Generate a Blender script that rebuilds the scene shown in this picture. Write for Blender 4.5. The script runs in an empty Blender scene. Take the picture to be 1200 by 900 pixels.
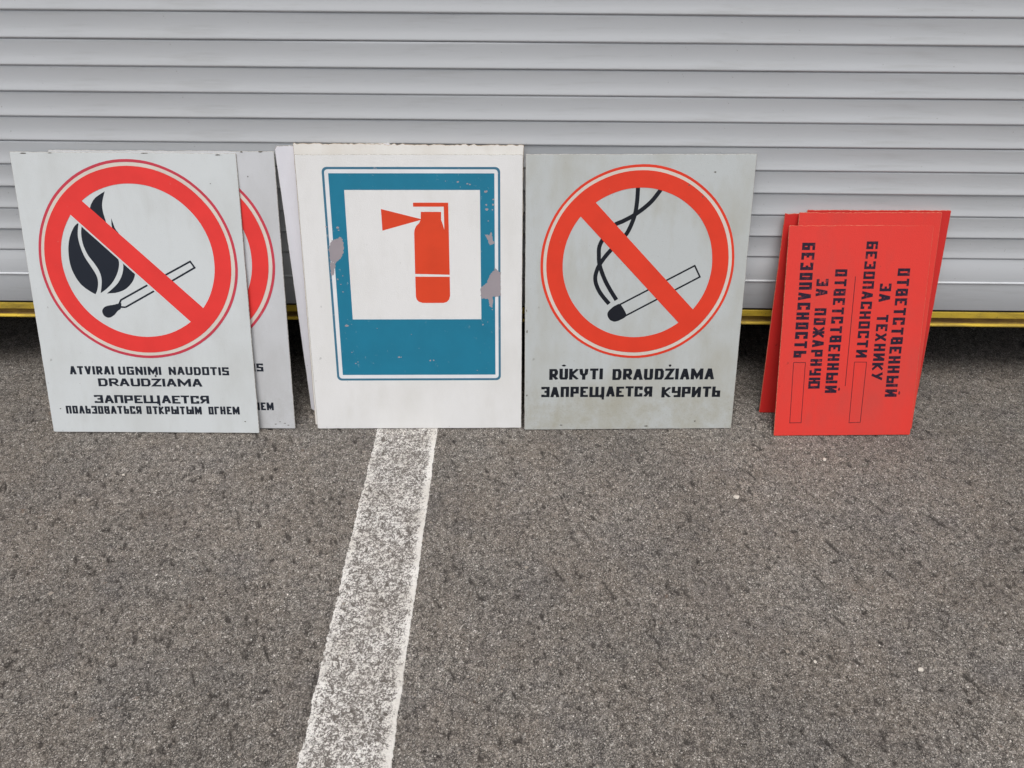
import bpy, bmesh, math, random
import numpy as np
from mathutils import Matrix, Vector
random.seed(7)
SC = bpy.context.scene
COL = SC.collection

# ------------------------------------------------------------------ camera
F_PX, PITCH, ROLL, CAM_H, YAW = 916.47, math.radians(36.123), math.radians(0.3908), 1.22685, math.radians(-0.3851)
cam_d = bpy.data.cameras.new('camera'); cam_d.sensor_width = 36.0
cam_d.lens = F_PX / 1200 * 36.0; cam_d.clip_start = 0.05; cam_d.clip_end = 400
cam = bpy.data.objects.new('camera', cam_d); COL.objects.link(cam)
cy_, sy_ = math.cos(YAW), math.sin(YAW)
right0 = Vector((cy_, -sy_, 0)); fwd_h = Vector((sy_, cy_, 0)); up_w = Vector((0, 0, 1))
fwd = fwd_h * math.cos(PITCH) - up_w * math.sin(PITCH)
up0 = fwd_h * math.sin(PITCH) + up_w * math.cos(PITCH)
right = right0 * math.cos(ROLL) + up0 * math.sin(ROLL)
up = up0 * math.cos(ROLL) - right0 * math.sin(ROLL)
m = Matrix.Identity(4)
for i in range(3):
    m[i][0] = right[i]; m[i][1] = up[i]; m[i][2] = -fwd[i]; m[i][3] = (0, 0, CAM_H)[i]
cam.matrix_world = m
SC.camera = cam

# ------------------------------------------------------------------ light
SUN_EL, SUN_AZ = math.radians(71), math.radians(188)   # azimuth clockwise from +Y: behind the photographer
w = bpy.data.worlds.new('World'); SC.world = w; w.use_nodes = True
nt = w.node_tree; bg = nt.nodes['Background']
sky = nt.nodes.new('ShaderNodeTexSky'); sky.sky_type = 'NISHITA'; sky.sun_disc = False
sky.sun_elevation = SUN_EL; sky.sun_rotation = SUN_AZ
sky.air_density = 1.0; sky.dust_density = 4.0; sky.ozone_density = 1.0
hs = nt.nodes.new('ShaderNodeHueSaturation'); hs.inputs['Saturation'].default_value = 0.30
nt.links.new(sky.outputs[0], hs.inputs['Color']); nt.links.new(hs.outputs[0], bg.inputs[0])
bg.inputs[1].default_value = 0.078
sd = bpy.data.lights.new('sun', 'SUN'); sd.energy = 1.5; sd.angle = math.radians(40); sd.color = (1, 0.97, 0.93)
so = bpy.data.objects.new('sun', sd); COL.objects.link(so)
sdir = Vector((math.sin(SUN_AZ) * math.cos(SUN_EL), math.cos(SUN_AZ) * math.cos(SUN_EL), math.sin(SUN_EL)))
so.rotation_euler = sdir.to_track_quat('Z', 'Y').to_euler(); so.location = sdir * 20
SC.view_settings.view_transform = 'Standard'; SC.view_settings.look = 'None'
SC.view_settings.gamma = 1; SC.view_settings.exposure = 0.36
SC.render.engine = 'CYCLES'

# ------------------------------------------------------------------ helpers
def s2l(c):
    return tuple(((v / 255) / 12.92 if v / 255 <= 0.04045 else ((v / 255 + 0.055) / 1.055) ** 2.4) for v in c)
def tag(o, label=None, cat=None, group=None, kind=None):
    if label: o['label'] = label
    if cat: o['category'] = cat
    if group: o['group'] = group
    if kind: o['kind'] = kind
    return o
def link(name, me, parent=None):
    o = bpy.data.objects.new(name, me); COL.objects.link(o)
    if parent: o.parent = parent
    return o
def mesh(name, verts, faces, mats, midx=None):
    me = bpy.data.meshes.new(name); me.from_pydata([tuple(v) for v in verts], [], faces)
    for mt in (mats if isinstance(mats, list) else [mats]): me.materials.append(mt)
    if midx: me.polygons.foreach_set('material_index', midx)
    me.update(); return me
def box_mesh(name, lo, hi, mat, bev=0.0):
    bm = bmesh.new(); bmesh.ops.create_cube(bm, size=1)
    for v in bm.verts:
        v.co = Vector([(lo[i] + hi[i]) / 2 + v.co[i] * (hi[i] - lo[i]) for i in range(3)])
    if bev: bmesh.ops.bevel(bm, geom=bm.edges[:], offset=bev, segments=2, affect='EDGES')
    me = bpy.data.meshes.new(name); bm.to_mesh(me); bm.free(); me.materials.append(mat); return me

class N:
    def __init__(s, name):
        s.m = bpy.data.materials.new(name); s.m.use_nodes = True; s.t = s.m.node_tree
        s.b = s.t.nodes['Principled BSDF']; s.tc = s.t.nodes.new('ShaderNodeTexCoord')
    def n(s, typ, **kw):
        d = s.t.nodes.new(typ)
        for k, v in kw.items():
            if k[0] == '_': setattr(d, k[1:], v)
            else: s.set(d.inputs[k.replace('_', ' ')], v)
        return d
    def set(s, inp, v):
        if isinstance(v, bpy.types.NodeSocket): s.t.links.new(v, inp)
        else: inp.default_value = v
    def noise(s, scale, detail=4, rough=.55, vec=None, dist=0, stretch=None):
        d = s.n('ShaderNodeTexNoise', Scale=scale, Detail=detail, Roughness=rough, Distortion=dist)
        v = vec or s.tc.outputs['Object']
        if stretch:
            mp = s.n('ShaderNodeMapping'); s.t.links.new(v, mp.inputs[0]); mp.inputs['Scale'].default_value = stretch; v = mp.outputs[0]
        s.t.links.new(v, d.inputs['Vector']); return d.outputs['Fac']
    def vor(s, scale, out='Distance', feat='F1', stretch=None):
        d = s.n('ShaderNodeTexVoronoi', Scale=scale); d.feature = feat
        v = s.tc.outputs['Object']
        s.t.links.new(v, d.inputs['Vector']); return d.outputs[out]
    def ramp(s, fac, stops):
        d = s.n('ShaderNodeValToRGB'); s.t.links.new(fac, d.inputs[0]); e = d.color_ramp.elements
        while len(e) < len(stops): e.new(0.5)
        for k, (p, c) in enumerate(stops):
            e[k].position = p; e[k].color = (*(c if isinstance(c, tuple) else (c, c, c)), 1)
        return d.outputs[0]
    def mix(s, fac, a, b, mode='MIX'):
        d = s.t.nodes.new('ShaderNodeMix'); d.data_type = 'RGBA'; d.blend_type = mode
        s.set(d.inputs[0], fac)
        for inp, v in ((d.inputs[6], a), (d.inputs[7], b)):
            s.set(inp, (*v, 1) if isinstance(v, tuple) and len(v) == 3 else v)
        return d.outputs[2]
    def math(s, op, a, b=0.0):
        d = s.t.nodes.new('ShaderNodeMath'); d.operation = op; s.set(d.inputs[0], a); s.set(d.inputs[1], b); return d.outputs[0]
    def bump(s, h, dist, strength=1.0, normal=None):
        d = s.n('ShaderNodeBump', Strength=strength, Distance=dist, Height=h)
        if normal is not None: s.t.links.new(normal, d.inputs['Normal'])
        return d.outputs[0]
    def out(s, col, rough, normal=None, metal=0.0, spec=None):
        s.set(s.b.inputs['Base Color'], (*col, 1) if isinstance(col, tuple) and len(col) == 3 else col)
        s.set(s.b.inputs['Roughness'], rough); s.b.inputs['Metallic'].default_value = metal
        if spec is not None: s.b.inputs['Specular IOR Level'].default_value = spec
        if normal is not None: s.t.links.new(normal, s.b.inputs['Normal'])
        return s.m

# ------------------------------------------------------------------ materials
def board_paint(name, base, dirt, dirt_amt, grain=0.5, speck=0.0, low_dirt=0.0):
    k = N(name)
    big = k.ramp(k.noise(5, 5, .6, stretch=(1.4, 1, .7)), [(.45, 0.0), (.75, 1.0)])
    col = k.mix(k.math('MULTIPLY', big, dirt_amt), base, dirt)
    streak = k.ramp(k.noise(9, 4, .6, stretch=(2.2, 1, .7)), [(.55, 0.0), (.8, 1.0)])
    col = k.mix(k.math('MULTIPLY', streak, dirt_amt * .7), col, dirt)
    fine = k.ramp(k.noise(260, 3, .7), [(.62, 0.0), (.74, 1.0)])
    col = k.mix(k.math('MULTIPLY', fine, speck), col, tuple(c * .35 for c in dirt))
    chips = k.ramp(k.noise(70, 2, .5), [(.73, 0.0), (.75, 1.0)])
    col = k.mix(k.math('MULTIPLY', chips, .35), col, tuple(c * .4 for c in dirt))
    if low_dirt:    # splashed grime along the foot of the board
        sp = k.n('ShaderNodeSeparateXYZ'); k.t.links.new(k.tc.outputs['Object'], sp.inputs[0])
        h = k.math('SUBTRACT', 0.125, k.math('ADD', sp.outputs[2], k.math('MULTIPLY', k.noise(9, 3), -.05)))
        g = k.math('MULTIPLY', h, 11.0); g = k.ramp(g, [(0.0, 0.0), (1.0, 1.0)])
        sm = k.ramp(k.noise(22, 6, .8), [(.38, .15), (.66, 1.0)])
        col = k.mix(k.math('MULTIPLY', k.math('MULTIPLY', g, sm), low_dirt), col, dirt)
        sm2 = k.ramp(k.noise(330, 3, .7), [(.6, 0.0), (.68, 1.0)])
        col = k.mix(k.math('MULTIPLY', k.math('MULTIPLY', g, sm2), low_dirt * .8), col, tuple(c * .3 for c in dirt))
    h = k.math('ADD', k.noise(420, 3, .6), k.math('MULTIPLY', k.noise(60, 3), .6))
    rg = k.ramp(k.noise(12, 4), [(.3, .42), (.7, .62)])
    return k.out(col, rg, k.bump(h, 0.0006, grain), spec=.4)

M = {}
M['grey_board'] = board_paint('grey_white_paint', s2l((214, 219, 221)), s2l((178, 178, 172)), .35, speck=.25)
M['grey_board2'] = board_paint('cool_grey_paint', s2l((208, 210, 214)), s2l((168, 168, 165)), .4, speck=.25, low_dirt=.4)
M['worn_board'] = board_paint('grimy_grey_paint', s2l((197, 202, 203)), s2l((166, 161, 140)), .55, speck=.4, low_dirt=.6)
M['white_board'] = board_paint('warm_white_paint', s2l((238, 238, 238)), s2l((216, 215, 210)), .45, grain=1.0, speck=.12)
M['cream_board'] = board_paint('cream_paint', s2l((240, 238, 234)), s2l((205, 192, 174)), .4, speck=.2)
M['blue_white_board'] = board_paint('bluish_white_paint', s2l((238, 238, 246)), s2l((205, 203, 210)), .35, speck=.15)
M['red_board'] = board_paint('red_board_paint', s2l((230, 62, 53)), s2l((208, 72, 64)), .8, grain=.9, speck=.25)
M['dark_red_board'] = board_paint('deep_red_board_paint', s2l((212, 44, 40)), s2l((190, 50, 46)), .5, grain=.7, speck=.12)
def fibre(name, a, b):
    k = N(name); c = k.mix(k.ramp(k.noise(160, 4, .7), [(.35, 0.0), (.65, 1.0)]), a, b)
    return k.out(c, .9, k.bump(k.noise(300, 3), .0008, .8), spec=.15)
M['fibre'] = fibre('raw_fibreboard_edge', s2l((150, 120, 92)), s2l((205, 192, 172)))
M['fibre_pale'] = fibre('painted_fibreboard_edge', s2l((150, 146, 138)), s2l((214, 212, 206)))
M['fibre_red'] = fibre('red_fibreboard_edge', s2l((196, 74, 62)), s2l((214, 150, 120)))
def ink(name, col, worn_to, wear=.5, scale=55, rough=.45, thr=.66):
    k = N(name)
    a = k.ramp(k.noise(scale, 5, .7), [(thr, 0.0), (thr + .03, 1.0)])
    b = k.ramp(k.noise(7, 3, .6), [(.4, 0.0), (.65, 1.0)])
    tone = k.mix(k.ramp(k.noise(14, 4), [(.35, 0.0), (.7, 1.0)]), col, tuple(c * .9 for c in col))
    c = k.mix(k.math('MULTIPLY', k.math('MULTIPLY', a, b), wear), tone, worn_to)
    sc = k.ramp(k.noise(90, 3, .6, stretch=(1, 1, 5)), [(.72, 0.0), (.75, 1.0)])
    c = k.mix(k.math('MULTIPLY', sc, wear * .6), c, worn_to)
    return k.out(c, rough, spec=.35)
M['signal_red'] = ink('signal_red_paint', s2l((240, 62, 58)), s2l((228, 150, 140)), .5)
M['crimson'] = ink('crimson_line_paint', s2l((208, 66, 84)), s2l((222, 160, 160)), .5)
M['orange_red'] = ink('orange_red_paint', s2l((236, 66, 42)), s2l((205, 130, 110)), .5)
M['ext_red'] = ink('extinguisher_red_paint', s2l((232, 74, 40)), s2l((228, 120, 95)), .4)
M['cream_line'] = ink('cream_line_paint', s2l((226, 216, 206)), s2l((200, 190, 180)), .5)
M['blue'] = ink('teal_blue_paint', s2l((32, 128, 160)), s2l((150, 175, 185)), .75, 75, thr=.62)
M['blue_line'] = ink('slate_blue_line_paint', s2l((66, 122, 150)), s2l((170, 170, 180)), .7, 60, thr=.6)
M['clean_white'] = ink('bright_white_line', s2l((240, 242, 246)), s2l((215, 215, 215)), .4)
M['black_ink'] = ink('blue_black_paint', s2l((30, 36, 48)), s2l((120, 126, 134)), .45, 120)
M['black_ink2'] = ink('black_paint', s2l((20, 24, 34)), s2l((110, 114, 118)), .45, 120)
M['violet_ink'] = ink('violet_black_stencil_ink', s2l((36, 24, 46)), s2l((150, 58, 66)), .8, 110, thr=.55)
M['thin_ink'] = ink('thin_dark_ruling', s2l((74, 26, 38)), s2l((190, 60, 60)), .6, 110, thr=.58)
M['primer'] = ink('grey_primer_patch', s2l((166, 158, 164)), s2l((140, 132, 138)), .5)

def shutter_mat(name, rough=.42):
    k = N(name)
    base = s2l((213, 217, 222))
    c = k.mix(k.ramp(k.noise(2.2, 3, stretch=(.35, 1, 1)), [(.35, 0.0), (.7, 1.0)]), base, s2l((206, 209, 212)))
    streak = k.ramp(k.noise(16, 5, .65, stretch=(.25, 1, 3)), [(.52, 0.0), (.8, 1.0)])
    c = k.mix(k.math('MULTIPLY', streak, .35), c, s2l((160, 160, 156)))
    sp = k.ramp(k.noise(95, 3, .6), [(.72, 0.0), (.76, 1.0)])
    c = k.mix(k.math('MULTIPLY', sp, .4), c, s2l((105, 98, 90)))
    rg = k.ramp(k.noise(9, 4, stretch=(.4, 1, 2)), [(.3, rough - .06), (.7, rough + .14)])
    nb = k.bump(k.noise(3.5, 2, stretch=(1, 1, .3)), .004, .5)
    return k.out(c, rg, k.bump(k.noise(500, 2), .0002, .35, nb), spec=.5)
M['shutter'] = shutter_mat('pale_grey_coated_aluminium')
k = N('yellow_painted_steel')
a = k.ramp(k.noise(30, 5, .7, stretch=(.25, 1, 1)), [(.45, 0.0), (.68, 1.0)])
c = k.mix(k.math('MULTIPLY', a, .65), s2l((226, 194, 66)), s2l((128, 106, 64)))
c = k.mix(k.ramp(k.noise(120, 4, .7), [(.62, 0.0), (.7, .7)]), c, s2l((88, 74, 52)))
M['yellow'] = k.out(c, .5, k.bump(k.noise(200, 3), .0005, .5))
k = N('dirty_brown_groove')
c = k.mix(k.ramp(k.noise(45, 5, .7, stretch=(.4, 1, 1.5)), [(.4, 0.0), (.65, 1.0)]), s2l((116, 92, 62)), s2l((158, 132, 66)))
M['groove'] = k.out(c, .85, k.bump(k.noise(160, 4), .001, .7), spec=.2)
k = N('black_rubber'); M['rubber'] = k.out(s2l((34, 33, 32)), .8, k.bump(k.noise(200, 3), .0004, .5))
k = N('interior_dark_plaster'); M['interior'] = k.out(k.mix(k.noise(4), s2l((72, 70, 68)), s2l((52, 50, 49))), .9)
k = N('facade_sheet'); M['facade'] = k.out(k.mix(k.noise(3), s2l((186, 188, 188)), s2l((170, 172, 172))), .6, k.bump(k.noise(90, 3), .001, .4))

# ------------------------------------------------------------------ asphalt relief
rng = np.random.default_rng(11)
def lattice(x, y, scale, seed):
    r = np.random.default_rng(seed).random((256, 256)); X = x * scale; Y = y * scale
    xi = np.floor(X).astype(int); yi = np.floor(Y).astype(int); fx = X - xi; fy = Y - yi
    fx = fx * fx * (3 - 2 * fx); fy = fy * fy * (3 - 2 * fy)
    g = lambda a, b: r[a % 256, b % 256]
    return (g(xi, yi) * (1 - fx) + g(xi + 1, yi) * fx) * (1 - fy) + (g(xi, yi + 1) * (1 - fx) + g(xi + 1, yi + 1) * fx) * fy
def fbm(x, y, s, seed, o=4):
    t = 0; a = 1; n = 0
    for i in range(o): t = t + a * lattice(x + 13.7 * i, y - 7.1 * i, s * 2 ** i, seed + i); n += a; a *= .55
    return t / n
def cells(x, y, size, seed):
    r = np.random.default_rng(seed); J = r.random((3, 512, 512)); X = x / size; Y = y / size
    xi = np.floor(X).astype(int); yi = np.floor(Y).astype(int)
    f1 = np.full(x.shape, 9.0); f2 = f1.copy(); rid = np.zeros(x.shape)
    for dx in (-1, 0, 1):
        for dy in (-1, 0, 1):
            a = (xi + dx) % 512; b = (yi + dy) % 512
            d = np.hypot(xi + dx + .1 + .8 * J[0, a, b] - X, yi + dy + .1 + .8 * J[1, a, b] - Y)
            n = d < f1; f2 = np.where(n, f1, np.minimum(f2, d)); rid = np.where(n, J[2, a, b], rid); f1 = np.where(n, d, f1)
    return f1, f2, rid
def axis(lo, hi, step, far0, far1, g=1.28):
    c = list(np.arange(lo, hi + step / 2, step)); s = step; v = c[0]; L = []
    while v > far0: s *= g; v -= s; L.append(v)
    s = step; v = c[-1]; R = []
    while v < far1: s *= g; v += s; R.append(v)
    return np.array(L[::-1] + c + R)
gx = axis(-1.36, 1.36, .0021, -40, 40); gy = axis(.60, 1.80, .0021, -40, 30)
GX, GY = np.meshgrid(gx, gy)
a1, a2, arid = cells(GX + .002 * lattice(GX, GY, 200, 4), GY, .0078, 5)
b1, b2, brid = cells(GX + .003 * lattice(GX, GY, 90, 3), GY, .017, 8)
sm_ = lambda t: np.clip(t, 0, 1) ** 2 * (3 - 2 * np.clip(t, 0, 1))
hs_ = .0009 * sm_((a2 - a1) * 3.2) * (.35 + .9 * arid)
c1, c2, crid = cells(GX + .001 * lattice(GX, GY, 400, 14), GY, .0042, 15)
hs_ = hs_ + .0011 * sm_((c2 - c1) * 2.4) * crid
stone = np.clip(1 - (b1 / (.25 + .22 * brid)) ** 2, 0, 1) * (brid > .55)
hs_ = hs_ + .0007 * np.sqrt(stone)
edge = np.clip((a2 - a1) * 4, 0, 1); hs_ -= .0004 * (1 - edge)
top = lambda n_, q: np.clip((n_ - (t_ := np.quantile(n_[::4, ::4], 1 - q))) / (np.quantile(n_[::4, ::4], 1 - q * .25) - t_), 0, 1)
pit = fbm(GX * 1.0 + GY * .4, GY * .6 - GX * .3, 75, 21, 4); relief = hs_.copy()
pit2 = fbm(GX * .9 + GY * .5, GY * .7 - GX * .35, 150, 121, 3)
PIT = np.maximum(top(pit, .030), top(pit2, .026)); hs_ -= .0042 * PIT
scr = fbm(GX * 1.3 + GY * .7, GY * .35 - GX * .25, 70, 61, 2); SCR = top(scr, .020); hs_ -= .0036 * SCR; PIT = np.maximum(PIT, SCR)
und = fbm(GX, GY, 2.2, 31, 3); fine = (np.abs(GX) < 1.5) & (GY > .5) & (GY < 2)
HZ = np.where(fine, hs_, .0008) + .003 * (und - .5) * fine - .0022
GZ = HZ
ny, nx = GX.shape
co = np.stack([GX, GY, GZ], -1).reshape(-1, 3).astype(np.float32)
idx = np.arange(nx * ny).reshape(ny, nx)
q = np.stack([idx[:-1, :-1], idx[:-1, 1:], idx[1:, 1:], idx[1:, :-1]], -1).reshape(-1, 4)
def quads_mesh(name, co, q, mat):
    me = bpy.data.meshes.new(name); me.vertices.add(len(co)); me.vertices.foreach_set('co', np.ascontiguousarray(co, np.float32).ravel())
    me.loops.add(q.size); me.loops.foreach_set('vertex_index', q.ravel().astype(np.int32))
    me.polygons.add(len(q)); me.polygons.foreach_set('loop_start', np.arange(0, q.size, q.shape[1], dtype=np.int32))
    me.update(calc_edges=True); me.materials.append(mat); me.shade_smooth(); return me

k = N('weathered_asphalt')
at = k.n('ShaderNodeAttribute', _attribute_name='stone')
def warped(k, amt, sc):
    nz = k.n('ShaderNodeTexNoise', Scale=sc, Detail=2); k.t.links.new(k.tc.outputs['Object'], nz.inputs['Vector'])
    a_ = k.t.nodes.new('ShaderNodeVectorMath'); a_.operation = 'MULTIPLY_ADD'
    k.t.links.new(nz.outputs['Color'], a_.inputs[0]); a_.inputs[1].default_value = (amt,) * 3; k.t.links.new(k.tc.outputs['Object'], a_.inputs[2])
    return a_.outputs[0]
def vcell(k, vec, scale, feat, out):
    d = k.n('ShaderNodeTexVoronoi', Scale=scale); d.feature = feat; k.t.links.new(vec, d.inputs['Vector']); return d.outputs[out]
wv = warped(k, .004, 220)
eA = vcell(k, wv, 210, 'DISTANCE_TO_EDGE', 'Distance'); eB = vcell(k, wv, 430, 'DISTANCE_TO_EDGE', 'Distance')
cA = vcell(k, wv, 210, 'F1', 'Color'); cB = vcell(k, wv, 430, 'F1', 'Color')
tones = [(.12, s2l((72, 69, 66))), (.34, s2l((116, 110, 103))), (.58, s2l((144, 137, 128))), (.78, s2l((170, 163, 153))), (.92, s2l((232, 226, 217)))]
st = k.mix(.72, k.ramp(cA, tones), k.ramp(cB, tones))
st = k.mix(.12, st, k.ramp(at.outputs['Fac'], tones))
gr = k.ramp(k.noise(560, 3, .9), [(.36, .25), (.46, .85), (.54, 1.2), (.63, 2.3)])
st = k.mix(1.0, st, gr, 'MULTIPLY')
pat = k.ramp(k.noise(5.5, 5, .65), [(.4, 0.0), (.62, 1.0)])
st = k.mix(k.math('MULTIPLY', pat, .16), st, s2l((158, 138, 116)))
pat2 = k.ramp(k.noise(8, 5, .65, dist=.6), [(.5, 0.0), (.68, 1.0)])
st = k.mix(k.math('MULTIPLY', pat2, .25), st, s2l((92, 90, 94)))
pat3 = k.ramp(k.noise(2.3, 4, .6, dist=.4), [(.38, .95), (.60, 1.18)])
st = k.mix(1.0, st, pat3, 'MULTIPLY')
rust = k.ramp(k.noise(38, 3, .6), [(.68, 0.0), (.76, 1.0)])
st = k.mix(k.math('MULTIPLY', rust, .3), st, s2l((160, 118, 84)))
joint = k.math('MULTIPLY', k.ramp(eA, [(.02, 0.0), (.16, 1.0)]), k.ramp(eB, [(.0, .45), (.14, 1.0)]))
jn = k.ramp(k.noise(70, 3, .6), [(.38, .95), (.60, .45)])
jm = k.math('MULTIPLY', k.math('SUBTRACT', 1.0, joint), jn)
st = k.mix(1.0, st, (.97, .985, 1.02), 'MULTIPLY')
st = k.mix(jm, st, s2l((50, 47, 46)))          # bare bitumen between the stones
ah = k.n('ShaderNodeAttribute', _attribute_name='hollow')
st = k.mix(k.math('MULTIPLY', ah.outputs['Fac'], .8), st, s2l((58, 54, 52)))   # tar left where a stone has come out
wh = k.ramp(k.vor(75), [(.055, 1.0), (.09, 0.0)])
whm = k.ramp(k.noise(9, 3), [(.5, 0.0), (.6, 1.0)])
st = k.mix(k.math('MULTIPLY', k.math('MULTIPLY', wh, whm), .55), st, s2l((214, 208, 198)))
bmp = k.math('ADD', k.math('MULTIPLY', joint, 1.0), k.math('MULTIPLY', k.noise(300, 5, .9), 1.6))
M['asphalt'] = k.out(st, .9, k.bump(bmp, .0007, .9), spec=.25)
ground_me = quads_mesh('ground', co, q, M['asphalt'])
sv = np.clip(arid * .86 + stone * .14 * (brid > .85), 0, 1)
att = ground_me.attributes.new('stone', 'FLOAT', 'POINT'); att.data.foreach_set('value', sv.astype(np.float32).ravel())
att = ground_me.attributes.new('hollow', 'FLOAT', 'POINT'); att.data.foreach_set('value', PIT.astype(np.float32).ravel())
ground = link('ground', ground_me); tag(ground, 'weathered grey brown asphalt with coarse aggregate', kind='structure')

# painted parking line: a worn film that follows the stones
k = N('worn_white_road_paint')
n1 = k.noise(290, 5, .85); n2 = k.noise(60, 4, .65)
wv = warped(k, .006, 160)
eA = vcell(k, wv, 185, 'DISTANCE_TO_EDGE', 'Distance'); eB = vcell(k, wv, 400, 'DISTANCE_TO_EDGE', 'Distance')
joint = k.math('MULTIPLY', k.ramp(eA, [(.02, 0.0), (.16, 1.0)]), k.ramp(eB, [(.0, .45), (.14, 1.0)]))
cA = vcell(k, wv, 185, 'F1', 'Color')
n3 = k.noise(620, 3, .8)
cov = k.math('ADD', k.math('MULTIPLY', k.math('ADD', k.math('MULTIPLY', n1, .6), k.math('MULTIPLY', n3, .4)), .86), k.math('MULTIPLY', n2, .05))
cov = k.math('ADD', cov, k.math('MULTIPLY', joint, .05))
cov = k.math('ADD', cov, k.math('MULTIPLY', k.ramp(cA, [(0.0, 0.0), (1.0, 1.0)]), .09))
at = k.n('ShaderNodeAttribute', _attribute_name='film')
cov = k.math('ADD', cov, k.math('MULTIPLY', at.outputs['Fac'], .10))
msk = k.ramp(cov, [(.517, 0.0), (.555, 1.0)])
dk = k.mix(k.noise(400, 3), s2l((66, 62, 60)), s2l((140, 133, 127)))
wt = k.mix(k.ramp(k.noise(14, 4), [(.35, 0.0), (.7, 1.0)]), s2l((234, 231, 227)), s2l((212, 207, 200)))
bmp = k.math('ADD', k.math('MULTIPLY', joint, 1.0), k.math('MULTIPLY', n1, 1.6))
M['road_paint'] = k.out(k.mix(msk, dk, wt), .8, k.bump(bmp, .0006, .9), spec=.3)
LX0, LX1 = -.3425, -.1925
def bilerp(A, x, y):
    i = np.clip(np.searchsorted(gx, x) - 1, 0, nx - 2); j = np.clip(np.searchsorted(gy, y) - 1, 0, ny - 2)
    fx = (x - gx[i]) / (gx[i + 1] - gx[i]); fy = (y - gy[j]) / (gy[j + 1] - gy[j])
    return (A[j, i] * (1 - fx) + A[j, i + 1] * fx) * (1 - fy) + (A[j + 1, i] * (1 - fx) + A[j + 1, i + 1] * fx) * fy
ly = np.concatenate([np.arange(-2.6, .50, .01), np.arange(.50, 1.90, .0018)]); tt = np.concatenate([[0, .004, .012], np.linspace(.03, .97, 66), [.988, .996, 1]])
rg = lambda x, sd: (fbm(np.full_like(ly, x), ly, 160, sd, 4) - .5) * .0065 + (fbm(np.full_like(ly, x), ly, 14, sd + 9, 2) - .5) * .005
xl = LX0 + rg(0.3, 77); xr = LX1 + rg(0.7, 83) * .6
PX = xl[:, None] * (1 - tt) + xr[:, None] * tt; PY = np.repeat(ly[:, None], len(tt), 1)
hh = bilerp(relief, PX, PY); pp = bilerp(PIT, PX, PY); PZ = bilerp(GZ, PX, PY) + .0009
PZ[:, 0] -= .0009; PZ[:, -1] -= .0009
dedge = np.minimum(PX - xl[:, None], xr[:, None] - PX)
li = np.arange(PX.size).reshape(PX.shape)
qq = np.stack([li[:-1, :-1], li[:-1, 1:], li[1:, 1:], li[1:, :-1]], -1).reshape(-1, 4)
line_me = quads_mesh('road_line', np.stack([PX, PY, PZ], -1).reshape(-1, 3), qq, M['road_paint'])
film = np.clip(1 - dedge / .016, 0, 1) * .6 + np.clip((hh - hh.mean()) / hh.std(), -1.1, 1.5) * .22 - .7 * pp
film = film + .7 * np.clip((PX - (xr[:, None] - .020)) / .020, 0, 1)
att = line_me.attributes.new('film', 'FLOAT', 'POINT'); att.data.foreach_set('value', film.ravel().astype(np.float32))
tag(link('road_line', line_me), 'worn white parking bay line running towards the shutter', kind='structure')

def gz(x, y):
    i = min(max(np.searchsorted(gx, x), 1), nx - 1); j = min(max(np.searchsorted(gy, y), 1), ny - 1)
    return float(GZ[j, i])

# ------------------------------------------------------------------ garage shell (keeps the space behind the shutter dark)
D = 1.70
garage = link('garage_building', None); garage.location = (0, D, 0)
tag(garage, 'pale metal garage front around the roller shutter, standing on the asphalt', 'garage')
def gpart(name, lo, hi, mat, bev=0.004):
    return link(name, box_mesh(name, (lo[0], lo[1] - D, lo[2]), (hi[0], hi[1] - D, hi[2]), mat, bev), garage)
gpart('facade_panel', (-3.2, D - .06, -.03), (-1.95, D + .14, 3.0), M['facade'])
gpart('facade_panel', (1.95, D - .06, -.03), (3.2, D + .14, 3.0), M['facade'])
gpart('lintel_panel', (-1.946, D - .055, 2.38), (1.946, D + .14, 3.0), M['facade'])
gpart('side_wall', (-2.1, D + .145, -.03), (-1.98, 4.6, 2.9), M['interior'])
gpart('side_wall', (1.98, D + .145, -.03), (2.1, 4.6, 2.9), M['interior'])
gpart('back_wall', (-2.1, 4.605, -.03), (2.1, 4.72, 2.9), M['interior'])
gpart('roof', (-3.2, D + .146, 2.905), (3.2, 4.75, 3.02), M['interior'])

# ------------------------------------------------------------------ roller shutter
sh = link('roller_shutter', None); sh.location = (0, D + .006, 0)
tag(sh, 'pale grey ribbed roller shutter raised slightly above the asphalt behind the leaning signs', 'roller shutter')
KS = (D + .006) / D
hz = lambda z: CAM_H - (CAM_H - z) * KS      # drop to the seams as measured, on the plane the slat lips stand in
S = .053203 * KS; Z_LAST = hz(.903181 - .53203)
prof = [(.0052, -.0014), (.0035, -.0010), (.0022, -.0006), (.0008, .0004), (.0001, .0018), (.0001, .0030), (.0005, .0052), (.0013, .0092), (.0022, .0140), (.0029, .0195), (.0033, .026), (.0034, .033), (.0032, .041), (.0029, .0475), (.0030, .0508), (.0050, .0518)]
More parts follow.
